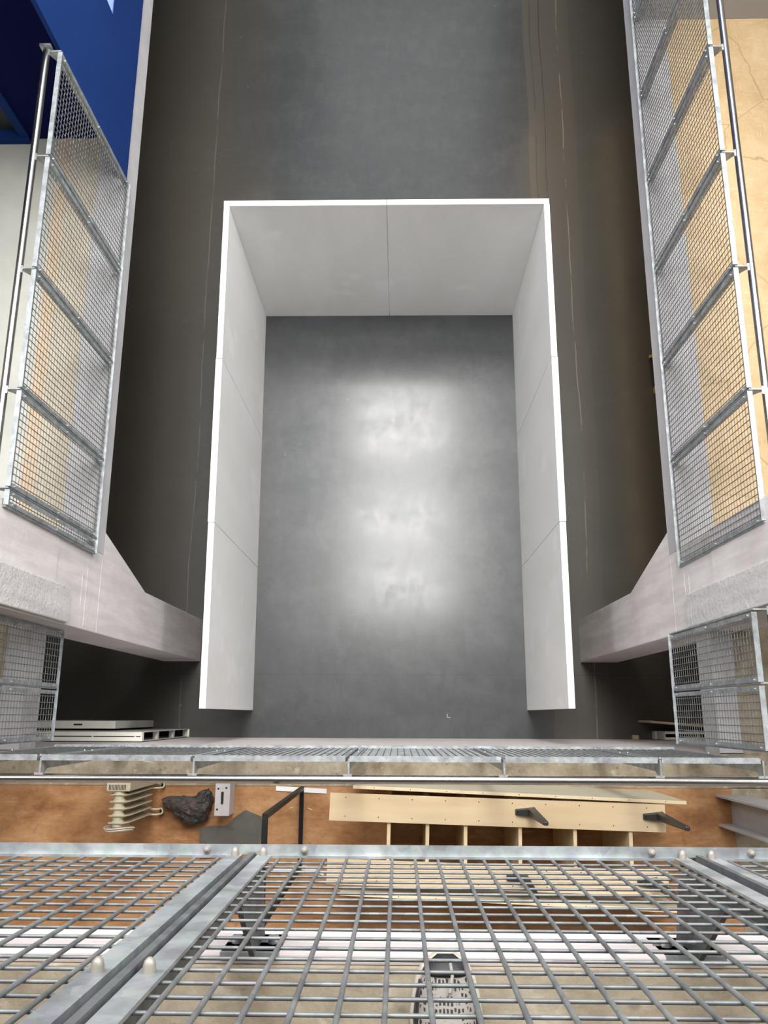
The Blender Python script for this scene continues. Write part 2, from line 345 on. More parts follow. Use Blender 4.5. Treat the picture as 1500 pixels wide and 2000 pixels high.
# corner bays between the columns and the front gallery
struct('gallery_bay_left', box((-5.1, -0.233, BZ), (-2.50, 1.12, GZ)), M['trimgray'])
struct('gallery_bay_right', box((5.1, -0.233, BZ), (2.07, 1.12, GZ)), M['trimgray'])
struct('bay_floor_left', box((-5.1, -0.233, GZ), (-2.66, 1.12, GZ + .004)), M['concrete'])
struct('bay_floor_right', box((5.1, -0.233, GZ), (2.22, 1.12, GZ + .004)), M['concrete'])
# columns with haunch brackets, carried on past the galleries
def column(side, name):
    xa = XL if side < 0 else XR; xb = xa + side*0.395
    m = MB().prism([(0.555, 0), (1.0, 0), (1.0, CH - 6.77), (1.29, BZ), (1.12, BZ), (1.12, 9.6), (0.555, 9.6)], 0, xa, xb)
    struct(name, m, M['pink'], bevel=0.006)
    z0 = CH - (5.16 if side < 0 else 5.42)
    struct(name + '_plaster_coat', MB().prism([(0.565, z0), (0.79, z0 + .01), (0.79, 9.5), (0.565, 9.5)], 0, xa - side*0.028, xa + side*0.01), M['rough'], bevel=0.008)
    z1 = CH - 4.96
    struct(name + '_smooth_coat', MB().prism([(0.78, z1), (1.13, z1 + .01), (1.13, 9.5), (0.78, 9.5)], 0, xa - side*0.007, xa + side*0.01), M['pink'], bevel=0.003)
    # raised shuttering seams on the face
    for D, ya, yb in ((5.48, .58, .98), (5.40, .70, .92), (5.73, .56, 1.1)):
        struct(name + '_board_mark', box((xa - side*0.0012, ya, CH - D), (xa + side*0.01, yb, CH - D + .008)), M['pink'])
column(-1, 'column_left'); column(1, 'column_right')
# front gallery (below the photographer)
struct('gallery_curb_front', box((-5.1, -0.445, GZ - .05), (5.1, -0.228, GZ)), M['concrete'])
struct('gallery_floor_front', box((-5.1, -2.2, GZ - .2), (2.12, -0.44, GZ - .004)), M['wood'])
struct('gallery_end_front', box((2.12, -2.2, GZ - .2), (5.1, -0.44, GZ)), M['concrete'])
struct('inner_wall_front', box((-5.1, -2.3, GZ), (5.1, -2.2, UZ - .2)), M['upperwall'])
# upper gallery slab with its painted edge
struct('upper_gallery_slab', box((-5.1, -3.9, UZ - .19), (5.1, -0.41, UZ)), M['concrete'])
mb = MB().box((-5.1, -0.41, UZ - .190), (5.1, -0.396, UZ - .150)).box((-5.1, -0.41, UZ - .143), (5.1, -0.390, UZ - .083)).box((-5.1, -0.41, UZ - .076), (5.1, -0.390, UZ - .012))
struct('upper_gallery_edge_trim', mb, M['pinkwall'], bevel=0.005)
struct('upper_slab_left', box((-5.1, 1.2, UZ - .2), (-3.3, 11.5, UZ)), M['upperwall'])
struct('upper_slab_right', box((5.1, 1.2, UZ - .2), (3.3, 11.5, UZ)), M['upperwall'])
# steel column at the right end of the glazing (I-section)
mb = MB()
mb.box((2.015, -0.497, GZ), (2.215, -0.482, UZ - .19)).box((2.015, -0.672, GZ), (2.215, -0.657, UZ - .19)).box((2.108, -0.66, GZ), (2.120, -0.49, UZ - .19))
struct('steel_column', mb, M['beam'], bevel=0.003)
# blue room on the left gallery with its door and window opening
mb = MB().box((-2.165, 4.07, GZ), (-2.135, 4.46, 9.3)).box((-2.34, 4.46, GZ), (-2.135, 5.07, 9.3)).box((-2.34, 5.07, GZ), (-2.135, 11.5, CH - 4.935)).box((-2.34, 7.2, CH - 4.935), (-2.135, 11.5, 9.3)).box((-2.34, 5.07, 6.6), (-2.135, 7.2, 9.3))
struct('wall_blue_room', mb, M['blue'])
struct('trim_1', box((-2.34, 5.07, CH - 4.935), (-2.137, 7.2, CH - 4.92)), M['lilac'])
struct('window_1', box((-2.36, 5.0, CH - 5.0), (-2.345, 7.3, 6.7)), M['doordark'])
mb = MB().box((-2.93, 4.45, GZ), (-2.165, 4.6, 9.3)).box((-5.1, 4.45, GZ + 2.1), (-2.93, 4.6, 9.3)).box((-5.1, 4.45, GZ), (-3.9, 4.6, GZ + 2.1))
struct('wall_blue_shaded', mb, M['shadedblue'])
d = struct('door_1', box((-3.83, 4.50, GZ + .05), (-3.0, 4.54, GZ + 2.04)), M['doordark'])
mb = MB().box((-3.0, 4.43, GZ), (-2.93, 4.56, GZ + 2.1)).box((-3.9, 4.43, GZ), (-3.83, 4.56, GZ + 2.1)).box((-3.9, 4.43, GZ + 2.04), (-2.93, 4.56, GZ + 2.1)).box((-3.9, 4.40, GZ), (-2.93, 4.56, GZ + .05))
tag(mb.build('door_frame', M['blue'], d), None)
mb = MB().tube([(-3.08, 4.50, GZ + 1.05), (-3.08, 4.44, GZ + 1.05), (-3.19, 4.44, GZ + 1.05)], 0.010, 8)
mb.build('door_handle', M['steel'], d)
struct('wall_gallery_end', box((1.95, 5.53, GZ), (5.1, 11.4, 9.3)), M['graywall'])

# ---------------------------------------------------------------- mesh railings
def railing(name, label, loc, P, posts, z0, z1, hand, n_wire=6, wire_r=0.0019, caps=False, brackets=False, group=None, hand_dz=-0.02):
    """P(u, n, z) gives a world point: u along the run, n towards the hall. posts: positions along u."""
    root = thing(name, loc, label, 'railing', group)
    def ubox(mb, a, b):
        p = [P(*q) for q in ((a[0],a[1],a[2]),(b[0],a[1],a[2]),(b[0],b[1],a[2]),(a[0],b[1],a[2]),(a[0],a[1],b[2]),(b[0],a[1],b[2]),(b[0],b[1],b[2]),(a[0],b[1],b[2]))]
        return mb.hexa(p)
    g = 0.013 if caps else 0.010; sw = 0.025; t = 0.004; leg = 0.016 if caps else 0.012
    for a, b in zip(posts[:-1], posts[1:]):
        ua, ub = a + g, b - g
        f = MB()
        ubox(f, (ua, -t, z0), (ua + sw, 0, z1)); ubox(f, (ub - sw, -t, z0), (ub, 0, z1))        # stiles
        ubox(f, (ua, -0.022, z0), (ua + t, -t, z1)); ubox(f, (ub - t, -0.022, z0), (ub, -t, z1))    # their legs
        ubox(f, (ua + sw, -t, z0 + .001), (ub - sw, 0, z0 + 0.014)); ubox(f, (a, 0, z0), (b, leg, z0 + t))   # bottom angle
        ubox(f, (ua + sw, -t, z1 - 0.022), (ub - sw, 0, z1 - .001)); ubox(f, (ua, -0.020, z1 - .001), (ub, 0.008, z1 + t))  # top angle
        fr = f.build('mesh_panel', M['galv'], root)
        wv = MB()
        n = max(2, round((ub - ua - 0.03)/0.0375)); du = (ub - ua)/n
        for i in range(1, n):
            u = ua + du*i
            wv.tube([P(u, -0.0045, z0 + .004), P(u, -0.0045, z1 - .004)], wire_r*1.35, n_wire, False, n_wire > 4)
        m = round((z1 - z0)/0.0385); dz = (z1 - z0)/m
        for j in range(1, m):
            z = z0 + dz*j
            wv.tube([P(ua + .004, -0.0045 - wire_r*1.5, z), P(ub - .004, -0.0045 - wire_r*1.5, z)], wire_r, n_wire, False, n_wire > 4)
        wv.build('wire_grid', M['wire'], fr)
        if caps:
            for u in (ua + 0.011, ub - 0.011):
                for z in (z0 + 0.012, z0 + 0.655, z0 + 1.1):
                    MB().tube([P(u, 0.0, z), P(u, 0.006, z), P(u, 0.0105, z), P(u, 0.013, z)], [0.0062, 0.0060, 0.0048, 0.002], 10).build('cap_nut', M['cap'], fr)
            for u in (ua + 0.08, ub - 0.06):
                MB().tube([P(u, 0.008, z0 + t), P(u, 0.008, z0 + .010), P(u, 0.008, z0 + .013), P(u, 0.008, z0 + .015)], [0.0060, 0.0058, 0.0045, 0.002], 10).build('cap_nut', M['cap'], fr)
        else:
            for u in (ua + 0.012, ub - 0.012):
                for z in (z0 + 0.06, z0 + 0.66, z1 - 0.06):
                    MB().tube([P(u, 0, z), P(u, 0.007, z)], 0.0062, 6).build('bolt', M['bolt'], fr)
    for u in posts:
        poly = [(-.006, z1 - .004), (-.088, z1 - .006), (-.088, z1 - .038), (-.062, z1 - .085), (-.055, z0 - .03), (-.006, z0 - .03)]
        if brackets: poly = [(.004, z1 - .004), (-.088, z1 - .006), (-.088, z1 - .038), (-.062, z1 - .085), (-.055, z0 + .12), (-.168, z0 - .03), (-.168, z0 - .14), (-.05, z0 - .10), (.004, z0)]
        vs = [P(u + .001, q[0], q[1]) for q in poly] + [P(u + .0095, q[0], q[1]) for q in poly]; k = len(poly)
        po = MB().add(vs, [tuple(range(k))[::-1], tuple(range(k, 2*k))] + [(i, (i+1) % k, k+(i+1) % k, k+i) for i in range(k)]).build('post', M['darksteel'] if brackets else M['galv'], root)
        s = MB(); caps and ubox(s, (u - .013, -.052, z0), (u + .0005, -.048, z1 - .01)); caps and s.build('gap_shade_plate', M['darksteel'], po)  # dark backing added behind the gap to deepen its shadow
        if brackets:
            b = MB(); ubox(b, (u - .05, -.170, z0 - .15), (u + .05, -.160, z0 - .03)); b.build('foot_plate', M['galv'], po)
            for s in (-.032, .032): MB().tube([P(u + s, -.16, z0 - .09), P(u + s, -.148, z0 - .09)], 0.010, 6).build('bolt', M['bolt'], po)
        s = MB(); ubox(s, (u - .022, -.094, z1 - .012), (u + .022, -.078, z1 - .006)); s.build('saddle_plate', M['bolt'], po)
    MB().tube([P(hand[0], -0.105, z1 + hand_dz), P(hand[1], -0.105, z1 + hand_dz)], 0.0212, 20).build('handrail', M['steel'], root)
    return root
RZ1 = CH - 4.178
ra = railing('mesh_railing', 'galvanised mesh railing along the left gallery, ending at the blue wall', (-2.107, 2.5, GZ),
        lambda u, n, z: (-2.107 + n, u, z), [1.08, 1.185, 1.757, 2.507, 3.262, 4.02], GZ + .01, RZ1, (0.95, 4.05))
# wall flange of the left handrail, against the blue room
MB().tube([(-2.212, 4.05, RZ1 - .02), (-2.212, 4.066, RZ1 - .02)], 0.048, 4).build('wall_flange', M['galv'], ra)
railing('mesh_railing', 'galvanised mesh railing along the right gallery beside the tan floor', (1.930, 3.2, GZ),
        lambda u, n, z: (1.909 - n, u, z), [0.99, 1.738, 2.49, 3.245, 4.0, 4.76, 5.51, 6.26], GZ + .01, RZ1, (0.9, 6.3))
railing('mesh_railing', 'long mesh railing across the front of the middle gallery, behind the radiator and plywood shelf', (0, -0.2, GZ),
        lambda u, n, z: (u, -0.203 + n, z), [-2.255, -1.79, -1.024, -0.256, 0.51, 1.275, 1.775], GZ + .01, RZ1, (-2.25, 2.0), hand_dz=-0.02)
railing('mesh_railing', 'short two-panel mesh railing at the left edge, below the left column', (-2.28, 0.17, GZ),
        lambda u, n, z: (-2.282 + n, u, z), [-0.172, 0.162, 0.545], GZ + .01, RZ1, (-0.172, 0.54))
railing('mesh_railing', 'short two-panel mesh railing at the right edge, below the right column', (1.80, 0.16, GZ),
        lambda u, n, z: (1.803 - n, u, z), [-0.172, 0.16, 0.53], GZ + .01, RZ1, (-0.172, 0.53))
railing('mesh_railing', 'large galvanised mesh railing nearest the viewer with the shoe behind it', (0.12, -0.22, UZ),
        lambda u, n, z: (u, -0.230 + n, z), [-1.754, -1.004, -0.254, 0.497, 1.247, 1.997], UZ + .024, UZ + 1.34, (-1.9, 2.1), n_wire=8, wire_r=0.0019, caps=True, brackets=True)

# ---------------------------------------------------------------- white U-shaped partition on the hall floor
PH = CH - 6.652
pt = thing('partition_wall', (-0.1, 2.4, 0), 'white U-shaped freestanding partition on the dark hall floor', 'partition')
def panel(p, q, th, side):
    """wall panel from p to q (plan), inner face on the line, thickness th to the given side"""
    p = Vector((*p, 0)); q = Vector((*q, 0)); d = (q - p).normalized(); n = Vector((-d.y, d.x, 0))*side
    p += d*0.003; q -= d*0.003
    def slab(z0, z1, off):
        c = [p + n*off, q + n*off, q + n*(th - off), p + n*(th - off)]
        return MB().hexa([(v.x, v.y, z0) for v in c] + [(v.x, v.y, z1) for v in c])
    o = slab(0, PH - 0.002, 0).build('wall_panel', M['white'], pt)
    slab(PH - 0.002, PH + 0.001, 0).build('top_edge', M['whiteedge'], o)
bl, br, fl, fr_ = (-1.590, 4.627), (1.348, 4.625), (-1.552, 0.045), (1.345, 0.055)
lerp = lambda a, b, t: (a[0] + (b[0]-a[0])*t, a[1] + (b[1]-a[1])*t)
for side, a, b in ((1, bl, fl), (-1, br, fr_)):
    cuts = [0, 0.337, 0.665, 1.0]
    for i in range(3):
        panel(lerp(a, b, cuts[i]), lerp(a, b, cuts[i+1]), 0.052 + 0.004*(i % 2), -1 if side > 0 else 1)
m_ = lerp(bl, br, 0.502)
panel((bl[0] - .056, bl[1]), m_, 0.055, 1); panel(m_, (br[0] + .052, br[1]), 0.055, 1)

# ---------------------------------------------------------------- things on the front gallery
def oil_radiator():
    x0, x1 = -1.690, -1.556; zt = CH - 4.90; xc = (x0 + x1)/2
    r = thing('oil_radiator', (xc, -0.5, GZ), 'cream oil-filled radiator with five fins beside the dark rock', 'radiator')
    for i in range(5):
        y = -0.452 - 0.0385*i; m = MB(); n = 10
        prof = []
        h0, h1 = GZ + .07, zt
        for a in range(0, 360, 15):      # rounded rectangle outline
            c, s = math.cos(math.radians(a)), math.sin(math.radians(a))
            sc = lambda v: math.copysign(abs(v)**0.4, v)
            prof.append((xc + 0.067*sc(c), (h0 + h1)/2 + (h1 - h0)/2*sc(s)))
        k = len(prof)
        rings = [(0.3, -0.006), (0.5, -0.0055), (0.72, -0.004), (1.0, -0.0018), (1.0, 0.0018), (0.72, 0.004), (0.5, 0.0055), (0.3, 0.006)]
        vs = []
        for sx, dy in rings:
            zc = (h0 + h1)/2; ez = 1 - (1 - sx)*0.14
            vs += [(xc + (p[0]-xc)*sx, y + dy, zc + (p[1]-zc)*ez) for p in prof]
        fs = [tuple(range(k))] + [tuple(range(7*k, 8*k))[::-1]]
        for j in range(7): fs += [(j*k+t, j*k+(t+1) % k, (j+1)*k+(t+1) % k, (j+1)*k+t) for t in range(k)]
        m.add(vs, fs, False).build('fin', M['radiator'], r, 0.0015)
    MB().tube([(xc, -0.43, zt - .032), (xc, -0.628, zt - .032)], 0.027, 14).build('pipe', M['radiator'], r)
    MB().tube([(xc, -0.43, GZ + .12), (xc, -0.628, GZ + .12)], 0.020, 12).build('pipe', M['radiator'], r)
    for i in range(5):
        y = -0.452 - 0.0385*i
        MB().tube([(xc, y + .016, zt - .032), (xc, y + .006, zt - .034), (xc, y, zt - .036), (xc, y - .006, zt - .034), (xc, y - .016, zt - .032)], [.027, .036, .042, .036, .027], 14).build('collar', M['radiator'], r)
    hd = MB().box((x0 - .001, -0.432, GZ + .06), (x1 + .003, -0.372, zt + .004)).build('control_head', M['radhead'], r, 0.006)
    mb = MB()
    for i in range(12): mb.box((x0 + .014 + i*.0085, -0.424, zt + .0035), (x0 + .0185 + i*.0085, -0.395, zt + .0048))
    mb.build('vent_grille_shade', M['dark'], hd)
    MB().box((xc - .03, -0.372, zt - .10), (xc + .045, -0.352, zt - .03)).build('control_panel', M['dark'], hd)
    MB().box((xc + .0, -0.366, zt - .031), (xc + .025, -0.355, zt - .026)).build('switch', M['red'], hd)
    for y in (-0.44, -0.60):
        f = MB()
        for dy in (-.016, .016): f.tube([(x0 - .03, y + dy, GZ + .03), (x0 - .02, y + dy, GZ + .07), (x1 + .015, y + dy, GZ + .07), (x1 + .03, y + dy, GZ + .03)], 0.006, 8)
        f.tube([(x1 + .03 + .012*math.cos(a), y + .016*math.sin(a), GZ + .03) for a in [math.radians(t) for t in range(-90, 91, 30)]], 0.006, 8)
        f.build('foot', M['radiator'], r)
        for x in (x0 - .03, x1 + .03):
            MB().tube([(x - .009, y, GZ + .012), (x + .009, y, GZ + .012)], 0.016, 12).build('castor', M['black'], r)
    cd_ = MB()
    for i, (dy, dz, b) in enumerate(((0, 0, .012), (-.008, .012, .006), (-.014, -.01, .0), (.004, .02, .010))):
        y = -0.640 + dy; pts = []
        for t in range(0, 25):
            a = 2*math.pi*t/24
            pts.append((xc - .006 + (0.072 + b)*math.cos(a), y + .004*math.sin(2*a), zt - .10 + dz + 0.075*math.sin(a)))
        cd_.tube(pts, 0.0036, 6, False)
    cd_.build('power_cord', M['cord'], r)
    lp = MB(); lp.tube([(xc + .045 + .042*math.cos(a), -0.300 + .0*a, GZ + .30 + .09*math.sin(a)) for a in [math.pi*t/16 for t in range(17)]], 0.0022, 6, False)
    lp2 = [( -1.60 + .05*math.cos(a), -0.345 + .055*math.sin(a), GZ + .004 + .15*math.sin(a)) for a in [math.pi*t/16 for t in range(17)]]
    MB().tube(lp2, 0.0022, 6, False).build('thin_cable', M['cord'], r)
oil_radiator()

def rock():
    out = [(-1.53,-.530),(-1.50,-.508),(-1.44,-.502),(-1.36,-.510),(-1.305,-.500),(-1.262,-.462),(-1.222,-.456),(-1.195,-.478),(-1.190,-.540),(-1.205,-.600),(-1.235,-.655),(-1.275,-.690),(-1.33,-.682),(-1.385,-.668),(-1.41,-.622),(-1.455,-.590),(-1.50,-.560)]
    cx, cy = -1.335, -0.575; n = len(out)
    lev = [(0.0, .90), (.03, 1.0), (.07, .98), (.11, .84), (.14, .55), (.152, .25)]
    vs = []
    for z, s in lev: vs += [(cx + (x-cx)*s, cy + (y-cy)*s, z) for x, y in out]
    fs = [tuple(range(n))[::-1]]
    for j in range(len(lev)-1): fs += [(j*n+t, j*n+(t+1) % n, (j+1)*n+(t+1) % n, (j+1)*n+t) for t in range(n)]
    vs.append((cx, cy, .155)); top = (len(lev)-1)*n
    fs += [(top+t, top+(t+1) % n, len(vs)-1) for t in range(n)]
    bm = bmesh.new(); bv = [bm.verts.new(v) for v in vs]
    for f in fs: bm.faces.new([bv[i] for i in f])
    bmesh.ops.triangulate(bm, faces=bm.faces); bmesh.ops.subdivide_edges(bm, edges=bm.edges, cuts=3, use_grid_fill=True)
    bmesh.ops.recalc_face_normals(bm, faces=bm.faces); bm.normal_update()
    for v in bm.verts:
        if v.co.z < 0.004: continue
        q = v.co*9; d = noise.noise(q)*.020 + noise.noise(q*2.7)*.012 + abs(noise.noise(q*2.2 + Vector((3, 1, 2))))*-.028 + noise.cell(v.co*26)*.007
        v.co += v.normal*d; v.co.z = max(v.co.z, 0.002)
    me = bpy.data.meshes.new('rock'); bm.to_mesh(me); bm.free(); me.materials.append(M['rock'])
    o = bpy.data.objects.new('rock', me); COL.objects.link(o); o.location = (0, 0, GZ - .004)
    tag(o, 'dark jagged grey rock lying between the radiator and the pale slotted block', 'rock')
rock()
# pale block with a slot and three holes
bz = GZ + .15
t = thing('slotted_block', (-1.11, -0.51, GZ - .004), 'pale grey block with one slot and three holes beside the rock', 'block')
bd = MB().box((-1.158, -0.614, GZ - .004), (-1.064, -0.408, bz)).build('body', M['alu'], t, 0.004)
mb = MB()
pl = [(-1.111 + .0085*math.cos(a), -0.507 + (0.030 if math.sin(a) > 0 else -0.030) + .0085*math.sin(a)) for a in [math.radians(s) for s in range(0, 360, 20)]]
mb.prism(pl, 2, bz - .001, bz + .0008)
mb.build('slot_shade', M['dark'], t)
for x, y in ((-1.138, -0.452), (-1.088, -0.447), (-1.140, -0.575)):
    MB().tube([(x, y, bz - .001), (x, y, bz + .0008)], 0.0065, 14).build('screw_hole_shade', M['dark'], t)
# slate sheet
pl = [(-1.274,-.700),(-1.20,-.692),(-1.114,-.690),(-1.075,-.664),(-1.063,-.643),(-1.02,-.612),(-.987,-.592),(-.94,-.612),(-.885,-.632),(-.872,-.690),(-.885,-.79),(-.99,-.845),(-1.08,-.87),(-1.27,-.885)]
tag(MB().prism(pl, 2, GZ - .004, GZ + .008).build('slate_sheet', M['slate']), 'flat broken grey slate sheet on the brown floor under the black frame', 'slate')
for x, y in ((-1.075, -.70), (-1.03, -.745)):
    pass
tag(MB().prism([(-1.078,-.700),(-1.062,-.690),(-1.054,-.704),(-1.068,-.712)], 2, GZ + .008, GZ + .016).build('slate_chip', M['slate']), 'small chip lying on the grey slate sheet', 'chip')
# white strip
tag(MB().prism([(-.796,-.446),(-.469,-.462),(-.470,-.490),(-.796,-.474)], 2, GZ - .004, GZ + .006).build('plastic_strip', M['whiteplastic']), 'flat white strip lying at the edge of the brown floor behind the black frame', 'strip')
tag(MB().prism([(-.796,-.936),(-.69,-.926),(-.60,-.922),(-.53,-.940),(-.475,-.968),(-.478,-.980),(-.54,-.957),(-.62,-.948),(-.796,-.958)], 2, GZ - .004, GZ + .006).build('plastic_strip', M['whiteplastic']),
    'curved white strip on the brown floor seen through the nearest mesh', 'strip')
tag(MB().prism([(-1.06,-.955),(-.90,-.945),(-.885,-1.02),(-.97,-1.06),(-1.05,-1.03)], 2, GZ - .004, GZ + .006).build('slate_sheet', M['slate']), 'small grey slate piece on the brown floor seen through the nearest mesh', 'slate')
# black upright rectangular frame
t = thing('metal_frame', (-0.628, -0.57, GZ - .004), 'black upright rectangular metal frame standing on the slate sheet left of the shelf', 'frame')
x = -0.628; a = 0.0125; zt = CH - 4.0; zb = GZ - .004
MB().box((x-a, -.472, zb), (x+a, -.447, zt)).build('upright', M['black'], t, .0015)
MB().box((x-a, -.940, zb), (x+a, -.915, zt)).build('upright', M['black'], t, .0015)
MB().box((x-a, -.915, zt-.030), (x+a, -.472, zt)).build('crossbar', M['black'], t, .0015)
MB().box((x-a, -.915, zb), (x+a, -.472, zb+.03)).build('crossbar', M['black'], t, .0015)
for i, (x, y, r) in enumerate(((-.695, -.578, .35), (-.575, -.585, -.4))):
    c, s = math.cos(r)*.02, math.sin(r)*.02
    tag(MB().prism([(x-c, y-s), (x, y-.002), (x+c, y+s), (x, y+.003)], 2, GZ - .004, GZ + .001).build('wood_splinter', M['plyedge']),
        ('pale wood splinter on the brown floor inside the black frame' if i == 0 else 'pale wood splinter on the brown floor between the black frame and plywood shelf'), 'splinter')

# upturned plywood shelf unit with black legs
ST = CH - 4.85; sz = GZ - .004
sh = thing('plywood_shelf', (-0.393, -0.428, sz), 'upturned plywood shelf unit with upright dividers and four black legs', 'shelf', rz=-0.028)
def L(x, y, z=0): return sh.matrix_world @ Vector((x, y, z))
def lbox(x0, x1, y0, y1, z0, z1):
    return MB().hexa([L(*q) for q in ((x0,y0,z0),(x1,y0,z0),(x1,y1,z0),(x0,y1,z0),(x0,y0,z1),(x1,y0,z1),(x1,y1,z1),(x0,y1,z1))])
SH = ST - sz
for v0, v1 in ((-0.148, 0), (-0.480, -0.348)):
    bo = lbox(0, 1.885, v0, v1, SH - .018, SH).build('top_board', M['ply'], sh, .001)
    for i in range(10):
        for y in (v0 + .026, v1 - .022):
            p = L(0.09 + i*0.188, y, 0); MB().tube([(p.x, p.y, ST - .001), (p.x, p.y, ST + .0006)], 0.0035, 8).build('screw_head', M['screw'], bo)
for X in (-0.067, 0.151, 0.365, 0.671, 0.978, 1.288):
    u = X + 0.393 + .012
    lbox(u - .010, u + .010, -.476, -0.004, 0, SH - .0185).build('divider', M['ply'], sh, .0008)
for u, v in ((1.045, -0.062), (1.758, -0.062), (0.994, -0.405), (1.712, -0.405)):
    lg = MB()
    lg.hexa([L(u,v-.022,SH),L(u+.112,v-.026,SH),L(u+.112,v+.026,SH),L(u,v+.010,SH),L(u+.004,v-.018,SH+.022),L(u+.108,v-.022,SH+.05),L(u+.108,v+.022,SH+.05),L(u+.004,v+.008,SH+.022)])
    pl_ = lg.build('leg', M['blackleg'], sh, .003)
    lg2 = MB(); A, B = (u + .090, v, SH + .01), (u + .094, v - .008, SH + .46)
    c = []
    for (px, py, pz), hx, hy in ((A, .024, .022), (B, .013, .011)):
        c += [L(px-hx,py-hy,pz), L(px+hx,py-hy,pz), L(px+hx,py+hy,pz), L(px-hx,py+hy,pz)]
    lg2.hexa(c).build('leg_shaft', M['blackleg'], pl_, .006)
    for dx, dy in ((.012, -.004), (.098, .008)):
        p = L(u + dx, v + dy, 0); z = ST + (.021 if dx < .05 else .049)
        MB().tube([(p.x, p.y, z), (p.x, p.y, z + .004)], 0.005, 8).build('screw', M['black'], pl_)
# two loose panels standing on edge along its long sides
for loc, label in (((-0.263, -0.395, sz), 'long pale plywood sheet on edge along the railing side of the shelf unit'),
                   ((-0.330, -0.955, sz), 'long plywood sheet on edge behind the shelf unit, seen through the nearest mesh')):
    fp = thing('plywood_sheet', loc, label, 'panel', rz=-0.040)
    mw = fp.matrix_world
    def l2(x0, x1, y0, y1, z0, z1): return MB().hexa([mw @ Vector(q) for q in ((x0,y0,z0),(x1,y0,z0),(x1,y1,z0),(x0,y1,z0),(x0,y0,z1),(x1,y0,z1),(x1,y1,z1),(x0,y1,z1))])
    l2(0, 1.876, -.009, .009, 0, SH + .004).build('board', M['plyface'], fp, .001)
    l2(0, 1.876, -.0088, .0088, SH + .004, SH + .0052).build('top_edge', M['plyedge'], fp)
    for i in range(9):
        p = mw @ Vector((0.12 + i*.205, 0, 0)); MB().tube([(p.x, p.y, sz + SH + .0048), (p.x, p.y, sz + SH + .0058)], .0028, 8).build('screw_head', M['screw'], fp)

# ---------------------------------------------------------------- things on the hall floor beside the front wall
t = thing('hollow_wall_panel', (-2.6, -0.19, 0), 'tall hollow cream panel standing on edge against the front wall at left', 'panel')
hp = 1.62; xa, xb = -3.3, -2.222
for y in (-.226, -.152): MB().box((xa, y, 0.01), (xb, y + .006, hp)).build('panel_skin', M['skin'], t)
for y0_, y1_ in ((-.220, -.190), (-.182, -.152)): MB().box((xa, y0_, hp - .03), (xb, y1_, hp + .002)).build('top_rail', M['cream'], t, .002)
MB().box((xa, -.190, hp - .03), (xb, -.182, hp - .012)).build('groove_shade', M['dark'], t)
for x in (-2.25, -2.62, -3.0):
    MB().box((x - .03, -.190, hp - .012), (x - .018, -.182, hp + .001)).build('rail_joint', M['cream'], t)
for z in (0.0, .52, 1.06): MB().box((xb - .05, -.220, z), (xb - .006, -.152, z + .05)).build('crossbar', M['skin'], t)
MB().box((xb - .004, -.225, hp - .05), (xb + .010, -.15, hp + .002)).build('end_cap', M['cream'], t)
MB().box((xb - .004, -.225, 0), (xb + .012, -.15, .03)).build('end_cap', M['cream'], t)
t = thing('hollow_wall_panel', (-2.9, -0.09, 0), 'shorter dull cream panel standing behind the tall hollow one at left', 'panel')
MB().box((-3.5, -.128, 0), (-2.60, -.06, 1.18)).build('panel_skin', M['skin'], t, .004)
MB().box((-3.5, -.128, 1.18), (-2.60, -.06, 1.20)).build('top_rail', M['cream'], t, .004)
MB().box((-2.98, -.10, 1.199), (-2.90, -.085, 1.2015)).build('grip_hole_shade', M['dark'], t)
t = thing('hollow_wall_panel', (3.1, -0.19, 0), 'low hollow cream panel on the hall floor at right, behind the mesh', 'panel')
for y in (-.228, -.152): MB().box((2.66, y, 0), (3.7, y + .006, .34)).build('panel_skin', M['skin'], t)
for y0_, y1_ in ((-.222, -.204), (-.170, -.152)): MB().box((2.66, y0_, .32), (3.7, y1_, .345)).build('top_rail', M['cream'], t)
for x in (2.66, 3.0, 3.4): MB().box((x, -.222, 0), (x + .02, -.152, .30)).build('crossbar', M['skin'], t)
MB().box((2.635, -.228, 0), (2.655, -.150, .10)).build('end_cap', M['cream'], t)
tag(MB().hexa([(2.50,-.060,0),(3.6,-.150,0),(3.6,-.130,0),(2.50,-.040,0),(2.50,-.060,.42),(3.6,-.150,.42),(3.6,-.130,.42),(2.50,-.040,.42)]).build('wooden_board', M['woodedge']),
    'brown board standing on edge on the hall floor behind the right mesh railing', 'board')
tag(MB().box((2.42, -.232, 0), (2.482, -.19, .05)).build('wooden_block', M['woodedge'], None, .002), 'small wooden block on the floor against the front wall at right', 'block')
tag(MB().tube([(0.505, 0.015, .003), (0.503, -.018, .003), (0.535, -.022, .003)], .003, 6).build('wire_scrap', M['cord']), 'tiny bent white wire scrap on the dark floor inside the partition opening', 'scrap')
# ochre trestle boards half hidden under the right gallery
t = thing('trestle', (3.15, 3.9, 0), 'ochre yellow trestle half hidden below the right gallery edge', 'trestle')
MB().hexa([(2.92,4.06,0),(3.5,4.22,0),(3.5,4.25,0),(2.92,4.10,0),(3.02,3.92,.5),(3.5,4.02,.5),(3.5,4.05,.5),(3.02,3.96,.5)]).build('side_board', M['ochre'], t)
MB().hexa([(2.94,3.62,0),(3.5,3.60,0),(3.5,3.64,0),(2.94,3.68,0),(3.02,3.86,.5),(3.5,3.90,.5),(3.5,3.94,.5),(3.02,3.90,.5)]).build('side_board', M['ochre'], t)

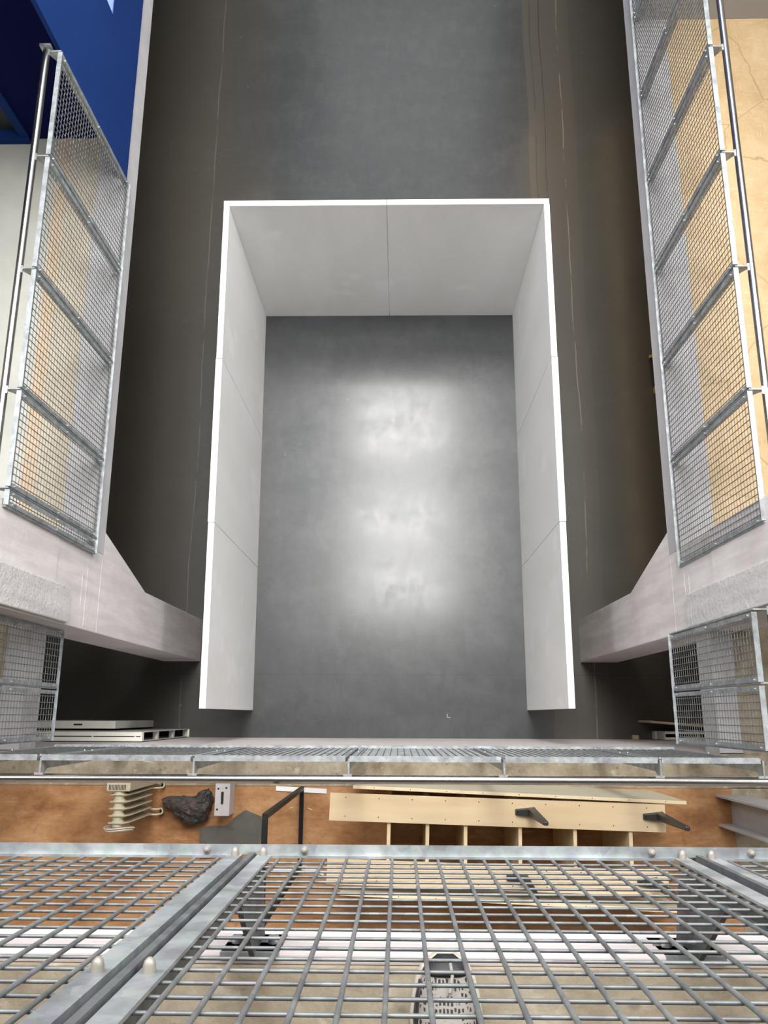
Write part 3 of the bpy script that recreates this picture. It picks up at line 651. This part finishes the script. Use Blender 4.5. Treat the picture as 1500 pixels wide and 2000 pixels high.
# ---------------------------------------------------------------- the shoe behind the nearest railing
def shoe():
    cx, ty = 0.0755, -0.384
    t = thing('trail_shoe', (cx, ty - .14, UZ), 'grey mesh trail shoe with black toe on the concrete behind the nearest railing', 'shoe')
    # stations along the foot: distance from toe, half width, height
    st = [(0.0, .010, .018), (.006, .024, .030), (.016, .034, .040), (.034, .0425, .047), (.060, .0485, .053), (.090, .0520, .062), (.120, .0500, .078), (.160, .0440, .092), (.210, .0385, .098), (.262, .0330, .096), (.285, .0180, .088)]
    n = 18
    def loft(stn, fn):
        vs = []; k = n + 1
        for s in stn:
            for j in range(k):
                a = math.pi*j/n; vs.append(fn(s, a))
        fs = [(i*k+j, i*k+j+1, (i+1)*k+j+1, (i+1)*k+j) for i in range(len(stn)-1) for j in range(n)]
        fs += [tuple(range(k))[::-1], tuple((len(stn)-1)*k + j for j in range(k))]
        return vs, fs
    def sh_(s, a, off=0.0):
        d, hw, h = s
        c, q = math.cos(a), math.sin(a)
        return (cx + (hw + off)*math.copysign(abs(c)**0.8, c), ty - d, UZ + .022 + (h + off - .022 + .012)*abs(q)**0.85 - .006)
    m = MB(); m.add(*loft(st, sh_), True); m.build('upper', M['knit'], t)
    # sole
    so = MB(); k = []
    out = [(cx + s[1]*1.09 + .003, ty - s[0] + (.004 if i == 0 else 0)) for i, s in enumerate(st)] 
    out2 = [(cx - s[1]*1.09 - .003, ty - s[0] + (.004 if i == 0 else 0)) for i, s in enumerate(st)][::-1]
    so.prism(out + out2, 2, UZ, UZ + .024); so.build('sole', M['sole'], t, .004)
    # black toe cap and rand
    cap = MB(); stc = [(0.0 - .003, .012, .022)] + [(d, hw, h) for d, hw, h in st[1:4]] + [(.044, .0455, .0505)]
    stc = [(-.003, .012, .022)] + st[1:3] + [(.024, .0385, .0438)]; cap.add(*loft(stc, lambda s, a: sh_(s, a, .0022)), True); cap.build('toe_cap', M['shoeblack'], t)
    for sd in (-1, 1):
        b = MB(); pr = []
        for (d, hw, h) in st[3:9]:
            for a in (0.05, 0.30, 0.52 + .0*d):
                aa = a if sd > 0 else math.pi - a
                pr.append(sh_((d, hw, h), aa, .0025))
        fs = [(i*3+j, i*3+j+1, (i+1)*3+j+1, (i+1)*3+j) for i in range(5) for j in range(2)]
        b.add(pr, fs, True); ob = b.build('side_overlay', M['shoeblack'], t)
        sd_ = ob.modifiers.new('thick', 'SOLIDIFY'); sd_.thickness = .002
    pull = MB().tube([sh_((.004, .020, .026), math.pi/2 - .2, .004), sh_((.022, .037, .043), math.pi/2 - .15, .005), sh_((.044, .045, .050), math.pi/2 - .05, .005)], .003, 6); pull.build('toe_seam', M['lace'], t)
    for i in range(4):
        d = .115 + i*.022
        s = (d, .047 - .002*i, .080 + i*.006)
        MB().tube([sh_(s, math.pi/2 + a, .004) for a in (-.55, -.25, 0, .25, .55)], .003, 6).build('lace', M['lace'], t)
shoe()
